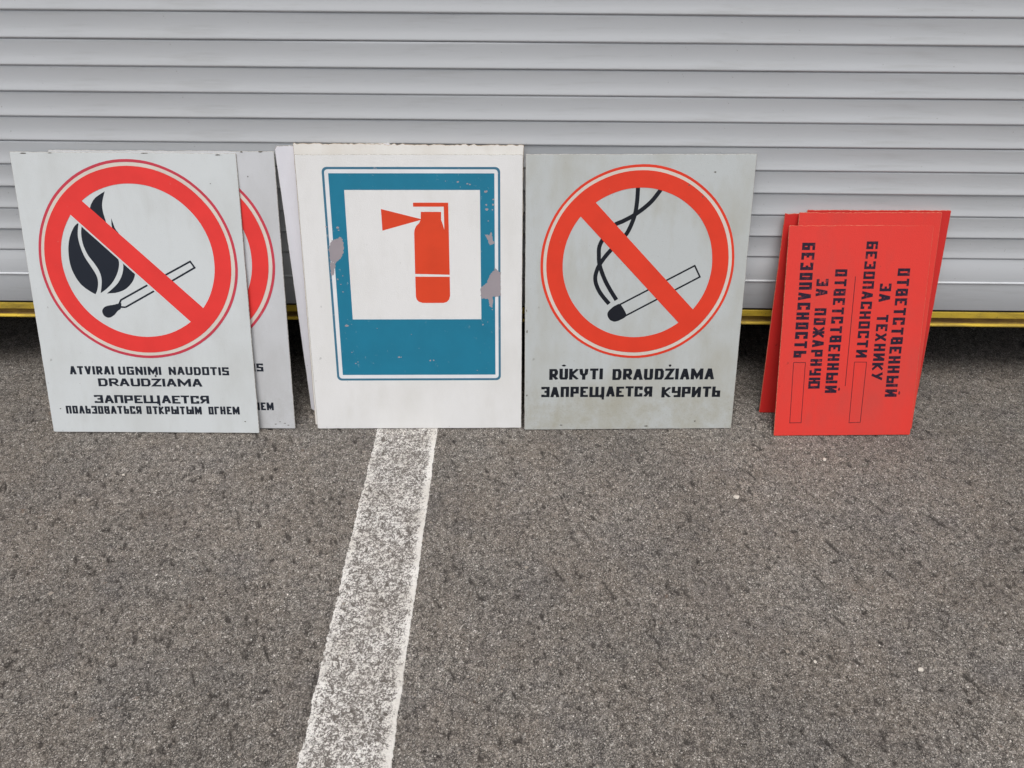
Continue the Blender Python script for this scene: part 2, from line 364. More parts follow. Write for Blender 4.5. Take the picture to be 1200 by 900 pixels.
# (inward offset, height above the seam)
def slat_mesh(seed):
    r = random.Random(seed); xs = [-1.93 + 3.86 * i / 60 for i in range(61)]
    ph = [r.uniform(0, 6.28) for _ in range(4)]
    vs = []; fs = []
    for i, x in enumerate(xs):
        wv = .00035 * math.sin(x * 3.1 + ph[0]) + .00022 * math.sin(x * 7.7 + ph[1]); zv = .00022 * math.sin(x * 2.3 + ph[2])
        for (o, z) in prof: vs.append((x, o + wv, z + zv))
    n = len(prof)
    for i in range(60):
        for j in range(n - 1):
            a = i * n + j; fs.append((a, a + n, a + n + 1, a + 1))
    me = mesh('slat', vs, fs, M['shutter']); me.shade_smooth(); return me
slats = [slat_mesh(s) for s in range(6)]
for i in range(38):
    o = link('slat', slats[i % 6 if i else 0], sh); o.location = (0, random.uniform(-.0003, .0003), Z_LAST + i * S)
RB = hz(.2272)
rail = [(.0082, Z_LAST + .001), (.0060, Z_LAST - .0008), (.0030, Z_LAST - .0022), (.0020, Z_LAST - .004), (.0020, .3050), (.0010, .3044), (-.0004, .3032), (-.0006, .3012), (.0006, .2998), (.0016, .2994), (.0016, RB + .003), (.0026, RB + .0006), (.0046, RB), (.0250, RB), (.0250, Z_LAST)]
def extr(name, pf, mat, x0=-1.94, x1=1.94, n=40, smooth=True):
    vs = []; fs = []; k_ = len(pf)
    for i in range(n + 1):
        x = x0 + (x1 - x0) * i / n
        for (o, z) in pf: vs.append((x, o, z))
    for i in range(n):
        for j in range(k_ - 1):
            a = i * k_ + j; fs.append((a, a + k_, a + k_ + 1, a + 1))
    me = mesh(name, vs, fs, mat)
    if smooth: me.shade_smooth(); me.set_sharp_from_angle(angle=math.radians(35))
    return me
link('bottom_rail', extr('bottom_rail', rail[::-1], M['shutter']), sh)
link('rubber_gasket', box_mesh('rubber_gasket', (-1.94, .0075, RB - .0065), (1.94, .024, RB - .0002), M['rubber']), sh)
YB = hz(.1812)
yt = RB - .0067
ypf = [(.027, yt), (.0065, yt), (.0045, yt - .0015), (.0045, yt - .0165), (.0058, yt - .018)]
gpf = [(.0059, yt - .018), (.0125, yt - .0195), (.0125, YB + .0075), (.0060, YB + .0062)]
lpf = [(.0058, YB + .0062), (.0005, YB + .0055), (-.0012, YB + .0042), (-.0012, YB + .0014), (.0002, YB), (.027, YB), (.027, yt)]
yb = link('yellow_bottom_bar', extr('yellow_bottom_bar', ypf[::-1], M['yellow']), sh)
link('groove', extr('groove', gpf[::-1], M['groove']), yb)
link('lip', extr('lip', lpf[::-1], M['yellow']), yb)
for sx in (-1, 1):
    link('guide_rail', box_mesh('guide_rail', (min(sx * 1.90, sx * 1.955), -.035, -.02), (max(sx * 1.90, sx * 1.955), -.004, 2.38), M['shutter'], .003), sh)
    link('guide_rail', box_mesh('guide_rail', (min(sx * 1.90, sx * 1.948), .034, -.02), (max(sx * 1.90, sx * 1.948), .06, 2.38), M['shutter'], .003), sh)

# ------------------------------------------------------------------ print helpers (flat lettering and emblems on a board, units mm)
def slabs(P, g=.4):
    """cut an outline into level strips (well shaped pieces for any concave outline)"""
    Q = [(a, round(b / g) * g) for a, b in P]; ys = sorted(set(round(b, 4) for _, b in Q)); out = []
    for y0, y1 in zip(ys, ys[1:]):
        ym = (y0 + y1) / 2; X = []
        for i in range(len(Q)):
            (ax, ay), (bx, by) = Q[i], Q[(i + 1) % len(Q)]
            if (ay - ym) * (by - ym) < 0:
                f = lambda y_: ax + (bx - ax) * (y_ - ay) / (by - ay)
                X.append((f(ym), f(y0), f(y1)))
        X.sort()
        for l, r in zip(X[::2], X[1::2]):
            q_ = [(l[1], y0), (r[1], y0), (r[2], y1), (l[2], y1)]
            if r[0] - l[0] > .08: out.append([p for n_, p in enumerate(q_) if math.dist(p, q_[n_ - 1]) > 1e-4])
    return out
def flat(name, polys, mat, parent, lift, step=0.0):
    """polys: list of outlines [(u, v) mm]; each becomes a flat painted patch on the board's face"""
    bm = bmesh.new()
    for i, P in enumerate(polys):
        y = -(lift + step * i) / 1000
        for T in ([P] if len(P) < 5 else slabs(P)):
            if len(T) > 2: bm.faces.new([bm.verts.new((a / 1000, y, b / 1000)) for a, b in T])
    bmesh.ops.remove_doubles(bm, verts=bm.verts[:], dist=2e-6)
    for f in bm.faces:
        f.normal_update()
        if f.normal.y > 0: f.normal_flip()
    me = bpy.data.meshes.new(name); bm.to_mesh(me); bm.free(); me.materials.append(mat)
    return link(name, me, parent)
def spline(P, closed=True, n=6):
    out = []; L = len(P)
    rngi = range(L if closed else L - 1)
    for i in rngi:
        g = (lambda k_: P[k_ % L]) if closed else (lambda k_: P[min(max(k_, 0), L - 1)])
        p0, p1, p2, p3 = g(i - 1), g(i), g(i + 1), g(i + 2)
        for s_ in range(n):
            t = s_ / n
            out.append(tuple(.5 * (2 * p1[c] + (p2[c] - p0[c]) * t + (2 * p0[c] - 5 * p1[c] + 4 * p2[c] - p3[c]) * t * t + (3 * p1[c] - p0[c] - 3 * p2[c] + p3[c]) * t ** 3) for c in (0, 1)))
    if not closed: out.append(P[-1])
    return out
def corner_spline(P, sharp, n=5):
    """closed outline; spline between the sharp corner indices"""
    out = []; sh_ = sorted(sharp)
    for a, b in zip(sh_, sh_[1:] + [sh_[0] + len(P)]):
        seg = [P[i % len(P)] for i in range(a, b + 1)]
        out += spline(seg, False, n)[:-1]
    return out
def ribbon(P, wd):
    """mitred band along a polyline, as quads"""
    L = []; R = []
    for i, p in enumerate(P):
        a = P[max(i - 1, 0)]; b = P[min(i + 1, len(P) - 1)]
        if 0 < i < len(P) - 1:
            d1 = Vector((p[0] - a[0], p[1] - a[1])).normalized(); d2 = Vector((b[0] - p[0], b[1] - p[1])).normalized()
            t = (d1 + d2)
            t = d1 if t.length < 1e-6 else t.normalized()
            nrm = Vector((-t.y, t.x)); c = max(.35, nrm.dot(Vector((-d1.y, d1.x)))); k_ = wd / 2 / c
        else:
            t = Vector((b[0] - a[0], b[1] - a[1])).normalized(); nrm = Vector((-t.y, t.x)); k_ = wd / 2
        L.append((p[0] + nrm.x * k_, p[1] + nrm.y * k_)); R.append((p[0] - nrm.x * k_, p[1] - nrm.y * k_))
    return [[L[i], L[i + 1], R[i + 1], R[i]] for i in range(len(P) - 1)]
def ring(c, r0, r1, n=96, wob=0.0, seed=0):
    r = random.Random(seed); ph = [r.uniform(0, 6.28) for _ in range(3)]
    f = lambda a, s_: wob * (math.sin(3 * a + ph[0] + s_) + .6 * math.sin(7 * a + ph[1]) + .4 * math.sin(17 * a + ph[2] + s_))
    P = []
    for i in range(n):
        a = 2 * math.pi * i / n; b = 2 * math.pi * (i + 1) / n
        P.append([(c[0] + (q_ + f(t, q_)) * math.cos(t), c[1] + (q_ + f(t, q_)) * math.sin(t)) for q_, t in ((r0, a), (r1, a), (r1, b), (r0, b))])
    return P

G = {   # block letters: (width, strokes), in a unit box
 'A': (1, [[(0, 0), (.42, 1), (.58, 1), (1, 0)], [(.2, .3), (.8, .3)]]),
 'T': (.9, [[(0, 1), (1, 1)], [(.5, 0), (.5, .9)]]),
 'V': (1, [[(0, 1), (.45, 0), (.55, 0), (1, 1)]]),
 'I': (.0, [[(.5, 0), (.5, 1)]]),
 'R': (.95, [[(0, 0), (0, 1), (.82, 1), (1, .85), (1, .6), (.82, .45), (.1, .45)], [(.45, .4), (1, 0)]]),
 'U': (.95, [[(0, 1), (0, .12), (.12, 0), (.88, 0), (1, .12), (1, 1)]]),
 'G': (.95, [[(1, .8), (1, 1), (0, 1), (0, 0), (1, 0), (1, .48), (.5, .48)]]),
 'N': (1, [[(0, 0), (0, 1)], [(.03, .97), (.97, .03)], [(1, 0), (1, 1)]]),
 'M': (1.5, [[(0, 0), (0, 1)], [(.05, .95), (.5, .2), (.95, .95)], [(1, 0), (1, 1)]]),
 'D': (.95, [[(0, 0), (0, 1)], [(-.14, 1), (.78, 1), (1, .8), (1, .2), (.78, 0), (-.14, 0)]]),
 'O': (.95, [[(.5, 1), (0, 1), (0, 0), (1, 0), (1, 1), (.5, 1)]]),
 'S': (.9, [[(1, .82), (1, 1), (0, 1), (0, .53), (1, .47), (1, 0), (0, 0), (0, .18)]]),
 'Z': (.95, [[(0, 1), (1, 1), (0, 0), (1, 0)], 'dot']),
 'K': (1, [[(0, 0), (0, 1)], [(1, 1), (.12, .5), (1, 0)]]),
 'Y': (1, [[(0, 1), (.1, .55), (.5, .4), (.9, .55), (1, 1)], [(.5, .35), (.5, 0)]]),
 'W': (.95, [[(0, 1), (0, .12), (.12, 0), (.88, 0), (1, .12), (1, 1)], 'bar']),      # U with a macron
 'З': (.95, [[(0, .82), (0, 1), (1, 1), (1, .56), (1, 0), (0, 0), (0, .18)], [(.3, .52), (.92, .52)]]),
 'А': (1, [[(0, 0), (.42, 1), (.58, 1), (1, 0)], [(.2, .3), (.8, .3)]]),
 'П': (.95, [[(0, 0), (0, 1), (1, 1), (1, 0)]]),
 'Р': (.95, [[(0, 0), (0, 1), (1, 1), (1, .42), (.1, .42)]]),
 'Е': (.85, [[(1, 1), (0, 1), (0, 0), (1, 0)], [(.1, .5), (.85, .5)]]),
 'Щ': (2.3, [[(0, 1), (0, 0), (.95, 0), (.95, 1)], [(.475, .1), (.475, 1)], 'tail']),
 'Т': (.9, [[(0, 1), (1, 1)], [(.5, 0), (.5, .9)]]),
 'С': (.9, [[(1, .70), (1, 1), (0, 1), (0, 0), (1, 0), (1, .30)]]),
 'Я': (.95, [[(1, 0), (1, 1), (.15, 1), (0, .85), (0, .6), (.15, .45), (.9, .45)], [(.5, .4), (0, 0)]]),
 'О': (.9, [[(.5, 1), (0, 1), (0, 0), (1, 0), (1, 1), (.5, 1)]]),
 'Л': (.95, [[(0, 0), (.42, 1), (.58, 1), (1, 0)]]),
 'Ь': (.85, [[(0, 1), (0, 0), (1, 0), (1, .52), (.1, .52)]]),
 'В': (.9, [[(0, 0), (0, 1), (.95, 1), (.95, .52), (1, .5), (1, 0), (0, 0)], [(.1, .52), (.9, .52)]]),
 'К': (.95, [[(0, 0), (0, 1)], [(1, 1), (.12, .5), (1, 0)]]),
 'Ы': (1.75, [[(0, 1), (0, 0), (.58, 0), (.58, .52), (.1, .52)], [(1, 0), (1, 1)]]),
 'И': (1, [[(0, 0), (0, 1)], [(.03, .03), (.97, .97)], [(1, 0), (1, 1)]]),
 'Й': (1, [[(0, 0), (0, 1)], [(.03, .03), (.97, .97)], [(1, 0), (1, 1)], 'bar']),
 'М': (1.5, [[(0, 0), (0, 1)], [(.05, .95), (.5, .25), (.95, .95)], [(1, 0), (1, 1)]]),
 'Г': (.8, [[(0, 0), (0, 1), (1, 1)]]),
 'Н': (.95, [[(0, 0), (0, 1)], [(1, 0), (1, 1)], [(.1, .5), (.9, .5)]]),
 'У': (1, [[(0, 1), (0, .5), (.95, .5)], [(1, 1), (1, 0), (.1, 0)]]),
 'у': (1, [[(0, 1), (.5, .42)], [(1, 1), (.25, 0)]]),
 'Б': (.9, [[(1, 1), (0, 1), (0, 0), (1, 0), (1, .52), (.1, .52)]]),
 'Ж': (1.7, [[(.5, 0), (.5, 1)], [(0, 1), (.42, .5), (0, 0)], [(1, 1), (.58, .5), (1, 0)]]),
 'Х': (1, [[(0, 0), (1, 1)], [(0, 1), (1, 0)]]),
 'Ю': (1.9, [[(0, 0), (0, 1)], [(.1, .5), (.4, .5)], [(.7, 1), (.42, 1), (.42, 0), (1, 0), (1, 1), (.7, 1)]]),
}
def word_polys(txt, x0, x1, y0, y1, wt=.21, gap=.22, rot=False, seed=0):
    """painted block word filling x0..x1 by y0..y1 (mm); rot: runs down the board, heads to the right"""
    r = random.Random(seed + len(txt) * 13); H = y1 - y0; t = wt * H; ty = min(wt, .205) * H; ar = t / ty; tot = x1 - x0
    units = sum(G[c][0] for c in txt); gp = gap * H; base = tot - len(txt) * t - gp * (len(txt) - 1)
    u = base / units; x = x0; out = []
    for c in txt:
        wd, strokes = G[c]; W = wd * u; jx = r.uniform(-.02, .02) * H; jy = r.uniform(-.018, .018) * H
        def mp(p): return (x + t / 2 + p[0] * W, y0 + ty / 2 + p[1] * (H - ty))
        for sidx, s_ in enumerate(strokes):
            if s_ == 'dot':
                cx, cy = mp((.5, 1)); cy += t * 1.15; a = t * .5
                Q = [[(cx - a * .9, cy + a * .5), (cx, cy + a), (cx + a * .9, cy + a * .4), (cx + a * .2, cy - a * .6), (cx - a * .3, cy - a * .6)]]
            elif s_ == 'bar':
                cx, cy = mp((.5, 1)); cy += t * 1.25; a = t * .7
                Q = [[(cx - a, cy + a * .1), (cx, cy + a * .55), (cx + a, cy + a * .1), (cx + a * .4, cy - a * .35), (cx - a * .4, cy - a * .35)]]
            elif s_ == 'tail':
                cx, cy = mp((1, 0)); Q = [[(cx - t * .95, cy + t / 2), (cx + t * .25, cy + t / 2), (cx + t * .25, cy - t * 1.15), (cx - t * .45, cy - t * 1.15), (cx - t * .45, cy - t / 2 + .0), (cx - t * .95, cy - t / 2)]]
            else:
                P = [mp(p) for p in s_]
                for e in (0, -1):       # square stroke ends, run out to the letter's box
                    a = Vector(P[e]); b = Vector(P[1 if e == 0 else -2]); d = (a - b).normalized()
                    if s_[0] != s_[-1] and (s_[e][1] in (0, 1) if abs(d.y) > abs(d.x) else s_[e][0] in (0, 1)): P[e] = tuple(a + d * (ty if abs(d.y) > abs(d.x) else t) / 2)
                Q = [[(a_, b_ / ar) for a_, b_ in f] for f in ribbon([(a_, b_ * ar) for a_, b_ in P], t)]
                if s_[0] == s_[-1]:
                    pass
                cl = lambda v_: min(max(v_, y0), y1)
                Q = [[(a_, cl(b_)) for a_, b_ in f] for f in Q]
            out += [[(a_ + jx, b_ + jy) for a_, b_ in f] for f in Q]
        x += t + W + gp
    if rot: out = [[(b_, -a_) for a_, b_ in f] for f in out]
    return out

# ------------------------------------------------------------------ boards
def make_board(name, x, y, yaw, lean, w_, h_, face, edge, th=.004, rollz=0.0, seed=0, fray=.0006, corner=.0022, zlift=None):
    """Empty at the lower left corner of the board's face; the face is its local XZ plane at y = 0"""
    r = random.Random(seed)
    root = link(name, None)
    z = zlift if zlift is not None else .0006
    root.matrix_world = Matrix.Translation((x, y, z)) @ Matrix.Rotation(yaw, 4, 'Z') @ Matrix.Rotation(-lean, 4, 'X') @ Matrix.Rotation(rollz, 4, 'Y')
    P = []
    def side(a, b, n, fr):
        d = Vector((b[0] - a[0], b[1] - a[1])); L = d.length; d /= L; nm = Vector((d.y, -d.x)); v_ = 0
        for i in range(n):
            t = i / n; v_ = v_ * .6 + r.uniform(-1, 1) * fr
            inset = corner if i == 0 else 0
            P.append((a[0] + d.x * L * t - nm.x * abs(v_), a[1] + d.y * L * t - nm.y * abs(v_)))
    c = corner
    side((c, 0), (w_ - c, 0), 60, fray * .6); side((w_ - c, 0), (w_, c * r.uniform(.5, 1)), 2, 0)
    side((w_, c), (w_, h_ - c), 50, fray * .6); side((w_, h_ - c), (w_ - c * r.uniform(.8, 1.8), h_), 2, 0)
    side((w_ - c, h_), (c, h_), 80, fray * 1.6); side((c * r.uniform(.8, 1.5), h_), (0, h_ - c), 2, 0)
    side((0, h_ - c), (0, c), 50, fray * .6); side((0, c), (c, 0), 2, 0)
    n = len(P); cx, cz = w_ / 2, h_ / 2
    ins = lambda p, d: (p[0] + (d if p[0] < cx else -d) * (1 if (p[0] < .02 or p[0] > w_ - .02) else 0), p[1] + (d if p[1] < cz else -d) * (1 if (p[1] < .02 or p[1] > h_ - .02) else 0))
    vs = []
    for p in P: q_ = ins(p, .0008); vs.append((q_[0], 0, q_[1]))
    for p in P: vs.append((p[0], .0006, p[1]))
    for p in P: vs.append((p[0], th - .0006 + 0, p[1]))
    for p in P: q_ = ins(p, .0005); vs.append((q_[0], th, q_[1]))
    fs = [tuple(range(n)), tuple(range(4 * n - 1, 3 * n - 1, -1))]; mi = [0, 1]
    for kk in range(3):
        for i in range(n):
            j = (i + 1) % n; fs.append((kk * n + i, (kk + 1) * n + i, (kk + 1) * n + j, kk * n + j)); mi.append(1)
    me = mesh('panel', vs, fs, [face, edge], mi)
    link('panel', me, root)
    return root

def no_flame_print(b, dx=0.0):
    blk = M['black_ink']
    fL = [(133.2, 503.6), (120.2, 492.3), (107.5, 469.2), (100.6, 443.5), (99.3, 412.3), (105, 386.1), (117.4, 362.6), (133.9, 347.9), (148.5, 339), (154.1, 349.6), (158, 365.6), (157, 381.4), (148.9, 399.7), (136.4, 423), (129.2, 446.3), (126.3, 469.5), (129.2, 489.9)]
    fM = [(200.9, 571.9), (178.5, 558.3), (166.2, 543.1), (160.8, 530.6), (149, 512.9), (138.7, 495), (134.7, 477.2), (135.6, 454), (142.8, 430.9), (155.7, 410.2), (164.7, 392), (167.2, 371), (161, 341.7), (179.8, 355.2), (195.1, 371.2), (207.3, 392.3), (212.6, 413.3), (208.2, 431.4), (198.8, 452), (195.7, 475.1), (195.1, 490.4), (194.6, 505.7), (191.1, 525.8), (191.7, 545.9)]
    fR = [(207.9, 513.3), (206.6, 495.6), (209.4, 480.3), (214.5, 459.8), (219.6, 439.3), (222.1, 413.4), (217.1, 387.2), (201.9, 363.3), (175.2, 340.8), (199.5, 343.6), (221.8, 352.9), (240, 371.6), (246.8, 392.7), (239.3, 408.3), (224.8, 426.4), (219, 454.8), (221.7, 475.3), (213.3, 490.6)]
    flat('flame_print', [corner_spline(fL, [0, 8]), corner_spline(fM, [0, 12]), corner_spline(fR, [0, 8])], blk, b, .12, .02)
    head = spline([(205.5, 318.5), (197, 317), (187.6, 314.7), (168.5, 310.8), (159.2, 301.1), (161.4, 289.3), (172.9, 283.9), (186, 290.5), (195, 300), (203, 306)], True, 5)
    st_ = [(214.5, 309), (203, 309.5), (201.5, 318), (206, 326), (314.9, 384), (376.5, 416.3), (385.5, 402.2), (337.5, 375.5), (214.5, 309)]
    flat('match_print', [head] + ribbon(st_, 4.0), blk, b, .2, .004)
    c = (257.5, 414.2)
    # slash with the thin bare margin below it
    flat('slash_margin', [[(113.4, 518.0), (117.6, 523), (366, 276.5), (362, 271.5)]], M['grey_board'], b, .32)
    flat('slash_print', [[(112, 524.5), (145.6, 551.5), (400, 304.5), (368, 271)]], M['signal_red'], b, .38)
    flat('ring_print', ring((256.8, 414.3), 175.3, 213.4, wob=.25, seed=1), M['signal_red'], b, .44, 0)
    flat('pale_ring_print', ring(c, 213.6, 221.5, wob=.2, seed=2), M['cream_line'], b, .42, 0)
    flat('thin_ring_print', ring(c, 221.3, 227.4, wob=.35, seed=3), M['crimson'], b, .46, 0)
    def ln(words, seed, wt=.2, gap=.2):
        for (t_, x0, x1, y0, y1) in words: flat('lettering', word_polys(t_, x0 + dx, x1 + dx, y0, y1, wt, gap, seed=seed), blk, b, .14, .003)
    ln([('ATVIRAI', 61.9, 167.3, 145.7, 166.2), ('UGNIMI', 178.3, 280.4, 145.8, 166), ('NAUDOTIS', 297.8, 442, 146, 165.9)], 1, .29, .15)
    ln([('DRAUDZIAMA', 126, 374.5, 116.8, 136.4)], 2, .34, .15)
    ln([('ЗАПРЕЩАЕТСЯ', 111.2, 387.4, 74.6, 94.6)], 3, .34, .13)
    ln([('ПОЛЬЗОВАТЬСЯ', 39, 221.8, 47.4, 67.2), ('ОТКРЫТЫМ', 233.8, 367.5, 47.3, 67.2), ('ОГНЕМ', 383.5, 459, 47.5, 67.3)], 4, .27, .13)

W1, H1 = .5025, .6564
b1_ = make_board('open_flame_ban_sign', -1.1281, 1.4613, .0075, .3591, W1, H1, M['grey_board'], M['fibre_pale'], seed=1)
tag(b1_, 'light grey open flame ban sign whose whole match and flame emblem shows', 'sign', 'boards with a struck-through flame')
no_flame_print(b1_)
b1b = make_board('open_flame_ban_sign', -1.0445, 1.4800, .0075, .3390, W1, H1 - .0015, M['grey_board2'], M['fibre_pale'], seed=2)
tag(b1b, 'grey board behind the flame sign, only a strip with a ring edge showing', 'sign', 'boards with a struck-through flame')
no_flame_print(b1b, -5.4)

# --- extinguisher sign and the two boards stacked behind it
b2 = make_board('fire_extinguisher_sign', -.4876, 1.4845, .0233, .2964, .5016, .6491, M['white_board'], M['fibre_pale'], seed=3)
tag(b2, 'white board with a red fire extinguisher in a chipped blue frame', 'sign')
def rrect(x0, y0, x1, y1, r_, n=6):
    P = []
    for cx, cy, a0 in ((x1 - r_, y0 + r_, -90), (x1 - r_, y1 - r_, 0), (x0 + r_, y1 - r_, 90), (x0 + r_, y0 + r_, 180)):
        for i in range(n + 1):
            a = math.radians(a0 + 90 * i / n); P.append((cx + r_ * math.cos(a), cy + r_ * math.sin(a)))
    return P
def frame_polys(A, B):
    n = len(A); return [[A[i], A[(i + 1) % n], B[(i + 1) % n], B[i]] for i in range(n)]
def crinkle(P, amp, seed):
    r = random.Random(seed); out = []
    for i in range(len(P)):
        a, b_ = P[i], P[(i + 1) % len(P)]; L = math.hypot(b_[0] - a[0], b_[1] - a[1]); n = max(1, int(L / 2.4))
        for k_ in range(n):
            t = k_ / n; out.append((a[0] + (b_[0] - a[0]) * t + r.uniform(-amp, amp), a[1] + (b_[1] - a[1]) * t + r.uniform(-amp, amp)))
    return out
O_ = rrect(57.6, 125.2, 451.3, 622.4, 11); I_ = rrect(62.8, 130.4, 446.1, 617.4, 7.5)
flat('outer_frame_line', frame_polys(O_, I_), M['blue_line'], b2, .12)
flat('white_frame_line', frame_polys(rrect(62.9, 130.5, 446, 617.3, 7.5), rrect(71.4, 139.2, 438.6, 608.9, 3.5)), M['clean_white'], b2, .12)
F_ = rrect(71.4, 139.2, 438.6, 608.9, 3.5)
SQ = (104.3, 276.7, 406, 573.0)
flat('blue_field', [[(71.6, 139.4), (438.4, 139.4), (438.4, 276.7), (71.6, 276.7)], [(71.6, 276.7), (104.3, 276.7), (104.3, 573), (71.6, 573)],
                    [(406, 276.7), (438.4, 276.7), (438.4, 573), (406, 573)], [(71.6, 573), (438.4, 573), (438.4, 608.7), (71.6, 608.7)]], M['blue'], b2, .2)
er = M['ext_red']
ep = flat('extinguisher_print', [[(183.7, 531.3), (184.6, 483.2), (276, 508.2)],
    [(256, 545.1), (334.7, 545.1), (334.5, 484), (324.4, 484), (324.6, 536.5), (256, 536.5)],
    [(272.7, 525), (318.4, 525), (317.8, 508), (272, 508)],
    [(272, 507.9), (268, 500)] + [(261, 493.7), (257, 485), (256, 476), (254.6, 384.3), (334.2, 382.4), (334.5, 488), (324.2, 485.7), (321, 498), (317.6, 507.9)],
    [(254.6, 377.9), (254.2, 331), (256, 324), (260.5, 319.4), (269.3, 316.2), (318, 316.1), (326, 318.5), (331.5, 324.5), (333.8, 332.8), (334.1, 377.6)]], er, b2, .12, .01)
pt = M['primer']
flat('chipped_patch', [crinkle([(68.9, 461), (80, 466), (90.7, 468.6), (95.8, 456.8), (93.2, 436.1), (87.4, 421.2), (72.8, 409.3), (61.2, 413.5), (60.4, 442.1)], 1.7, 1),
    crinkle([(59.4, 412.3), (72.8, 409.3), (71, 396), (67.9, 382.1), (60, 380), (61, 398)], 1.8, 2)], pt, b2, .28, .02)
flat('chipped_patch', [crinkle([(440.1, 396.9), (451, 387.8), (451, 332.6), (433.7, 329.5), (432.3, 304.7), (426.2, 307.8), (421.5, 326.5), (406.3, 326.5), (404.8, 352.4), (418.8, 363.4), (428, 384.8)], 1.8, 3)], pt, b2, .3)
flat('chipped_patch', [crinkle([(414.9, 476.1), (424.5, 472.6), (430.9, 479.3), (433, 464.6), (438.2, 453.7), (427.3, 450.5), (422.7, 462.3)], 1.5, 4)], pt, b2, .28)
rr_ = random.Random(5); sp = []
for (x_, y_, s_) in [(418.9, 569.6, 4.5), (420.3, 540.3, 3.5), (421, 531, 4.2), (84.6, 490.3, 4.5), (86, 484, 3), (58.6, 492, 3), (89.7, 261.3, 5), (208.6, 183.9, 3.2), (214, 184, 2), (283, 175.2, 3.4), (291, 175.6, 3),
                     (357.2, 590.5, 3.2), (378.5, 586.5, 3), (384, 585, 2.2), (435, 541.1, 3.4), (434, 530, 2.6), (436, 552, 2.8), (86.1, 342.4, 2.6), (409.9, 263.8, 2.6), (82, 360, 2), (424, 505, 2.2), (76, 372, 3), (88, 380, 2), (97, 196, 1.8), (104, 168, 2.4), (110, 172, 2), (330, 592, 1.6), (395, 150, 1.8), (160, 255, 1.6), (240, 240, 1.4), (432, 300, 2), (421, 270, 1.4)]:
    n = rr_.randint(5, 8); sp.append([(x_ + s_ * rr_.uniform(.45, 1.15) * math.cos(6.283 * i / n), y_ + s_ * rr_.uniform(.35, .9) * math.sin(6.283 * i / n)) for i in range(n)])
tag(flat('paint_chip', sp, M['primer'], b2, .26, .001), kind='stuff')

bm_ = make_board('cream_board', -.4962, 1.4995, .004, .2980, .5085, .6685, M['cream_board'], M['fibre'], seed=4, fray=.0016, th=.005)
tag(bm_, 'cream board with a frayed brown top edge rising just above the extinguisher sign', 'board')
br_ = make_board('bluish_white_board', -.5181, 1.5543, .006, .2270, .26, .6470, M['blue_white_board'], M['fibre_pale'], seed=5, rollz=math.radians(-1.9), corner=.007)
tag(br_, 'plain bluish white board showing as a tilted strip left of the extinguisher sign', 'board')

# --- no smoking sign
b3 = make_board('no_smoking_sign', .0211, 1.4891, .0293, .3089, .5120, .6523, M['worn_board'], M['fibre_pale'], seed=6, th=.004)
tag(b3, 'grimy grey board with a struck-through smoking cigarette, right of the extinguisher sign', 'sign')
blk2 = M['black_ink2']
k_ = 1.0045
sA = [(a * k_, c * k_) for a, c in [(250.2, 583), (249.8, 549), (246.4, 518.9), (236.6, 489.7), (225.2, 470.2), (196.7, 440.5), (178.6, 418.1), (166, 395.6), (161.9, 370.3), (173, 342.2), (195.9, 313.9)]]
sB = [(a * k_, c * k_) for a, c in [(305, 578), (280.3, 545.3), (247.4, 518.9), (221.1, 504.3), (200.8, 494.6), (180.6, 470.1), (169, 447.9), (168.4, 425.6), (170.6, 405.6), (181.8, 375.4), (195.5, 349.9), (212.8, 323.2)]]
flat('smoke_print', ribbon(spline(sA, False, 5), 9.4), blk2, b3, .10, .001)
flat('smoke_print', ribbon(spline(sB, False, 5), 9.4), blk2, b3, .20, .001)
flat('cigarette_print', ribbon([(222.4, 313.6), (391.6, 404.2), (405.6, 378.2), (236.4, 286.4)], 3.8) + [spline([(222.5, 314.5), (212, 311.5), (203.2, 305.3), (195.6, 297), (194, 288), (199.2, 278.1), (207, 273.5), (214.8, 272.7), (227.5, 278), (238.4, 286.3), (234, 299)], True, 4)], blk2, b3, .14, .003)
flat('slash_print', [[(121.5, 520), (154.8, 550.5), (399, 297), (366, 266)]], M['orange_red'], b3, .38)
flat('ring_print', ring((259, 407.4), 172.6, 210.2, wob=.3, seed=11), M['orange_red'], b3, .44)
flat('pale_ring_print', ring((259.4, 406.8), 210.2, 218, wob=.2, seed=12), M['cream_line'], b3, .42)
flat('thin_ring_print', ring((259.2, 406.8), 217.8, 223.6, wob=.35, seed=13), M['orange_red'], b3, .46)
for t_, x0, x1, y0, y1 in (('RWKYTI', 59.1, 189, 129.5, 157.0), ('DRAUDZIAMA', 211.8, 457.6, 128.0, 155.8), ('ЗАПРЕЩАЕТСЯ', 40.2, 310.7, 84.8, 111.2), ('КУРИТЬ', 332.9, 477.2, 82.6, 109.4)):
    flat('lettering', word_polys(t_, x0, x1, y0, y1, .30, .12), blk2, b3, .14, .003)

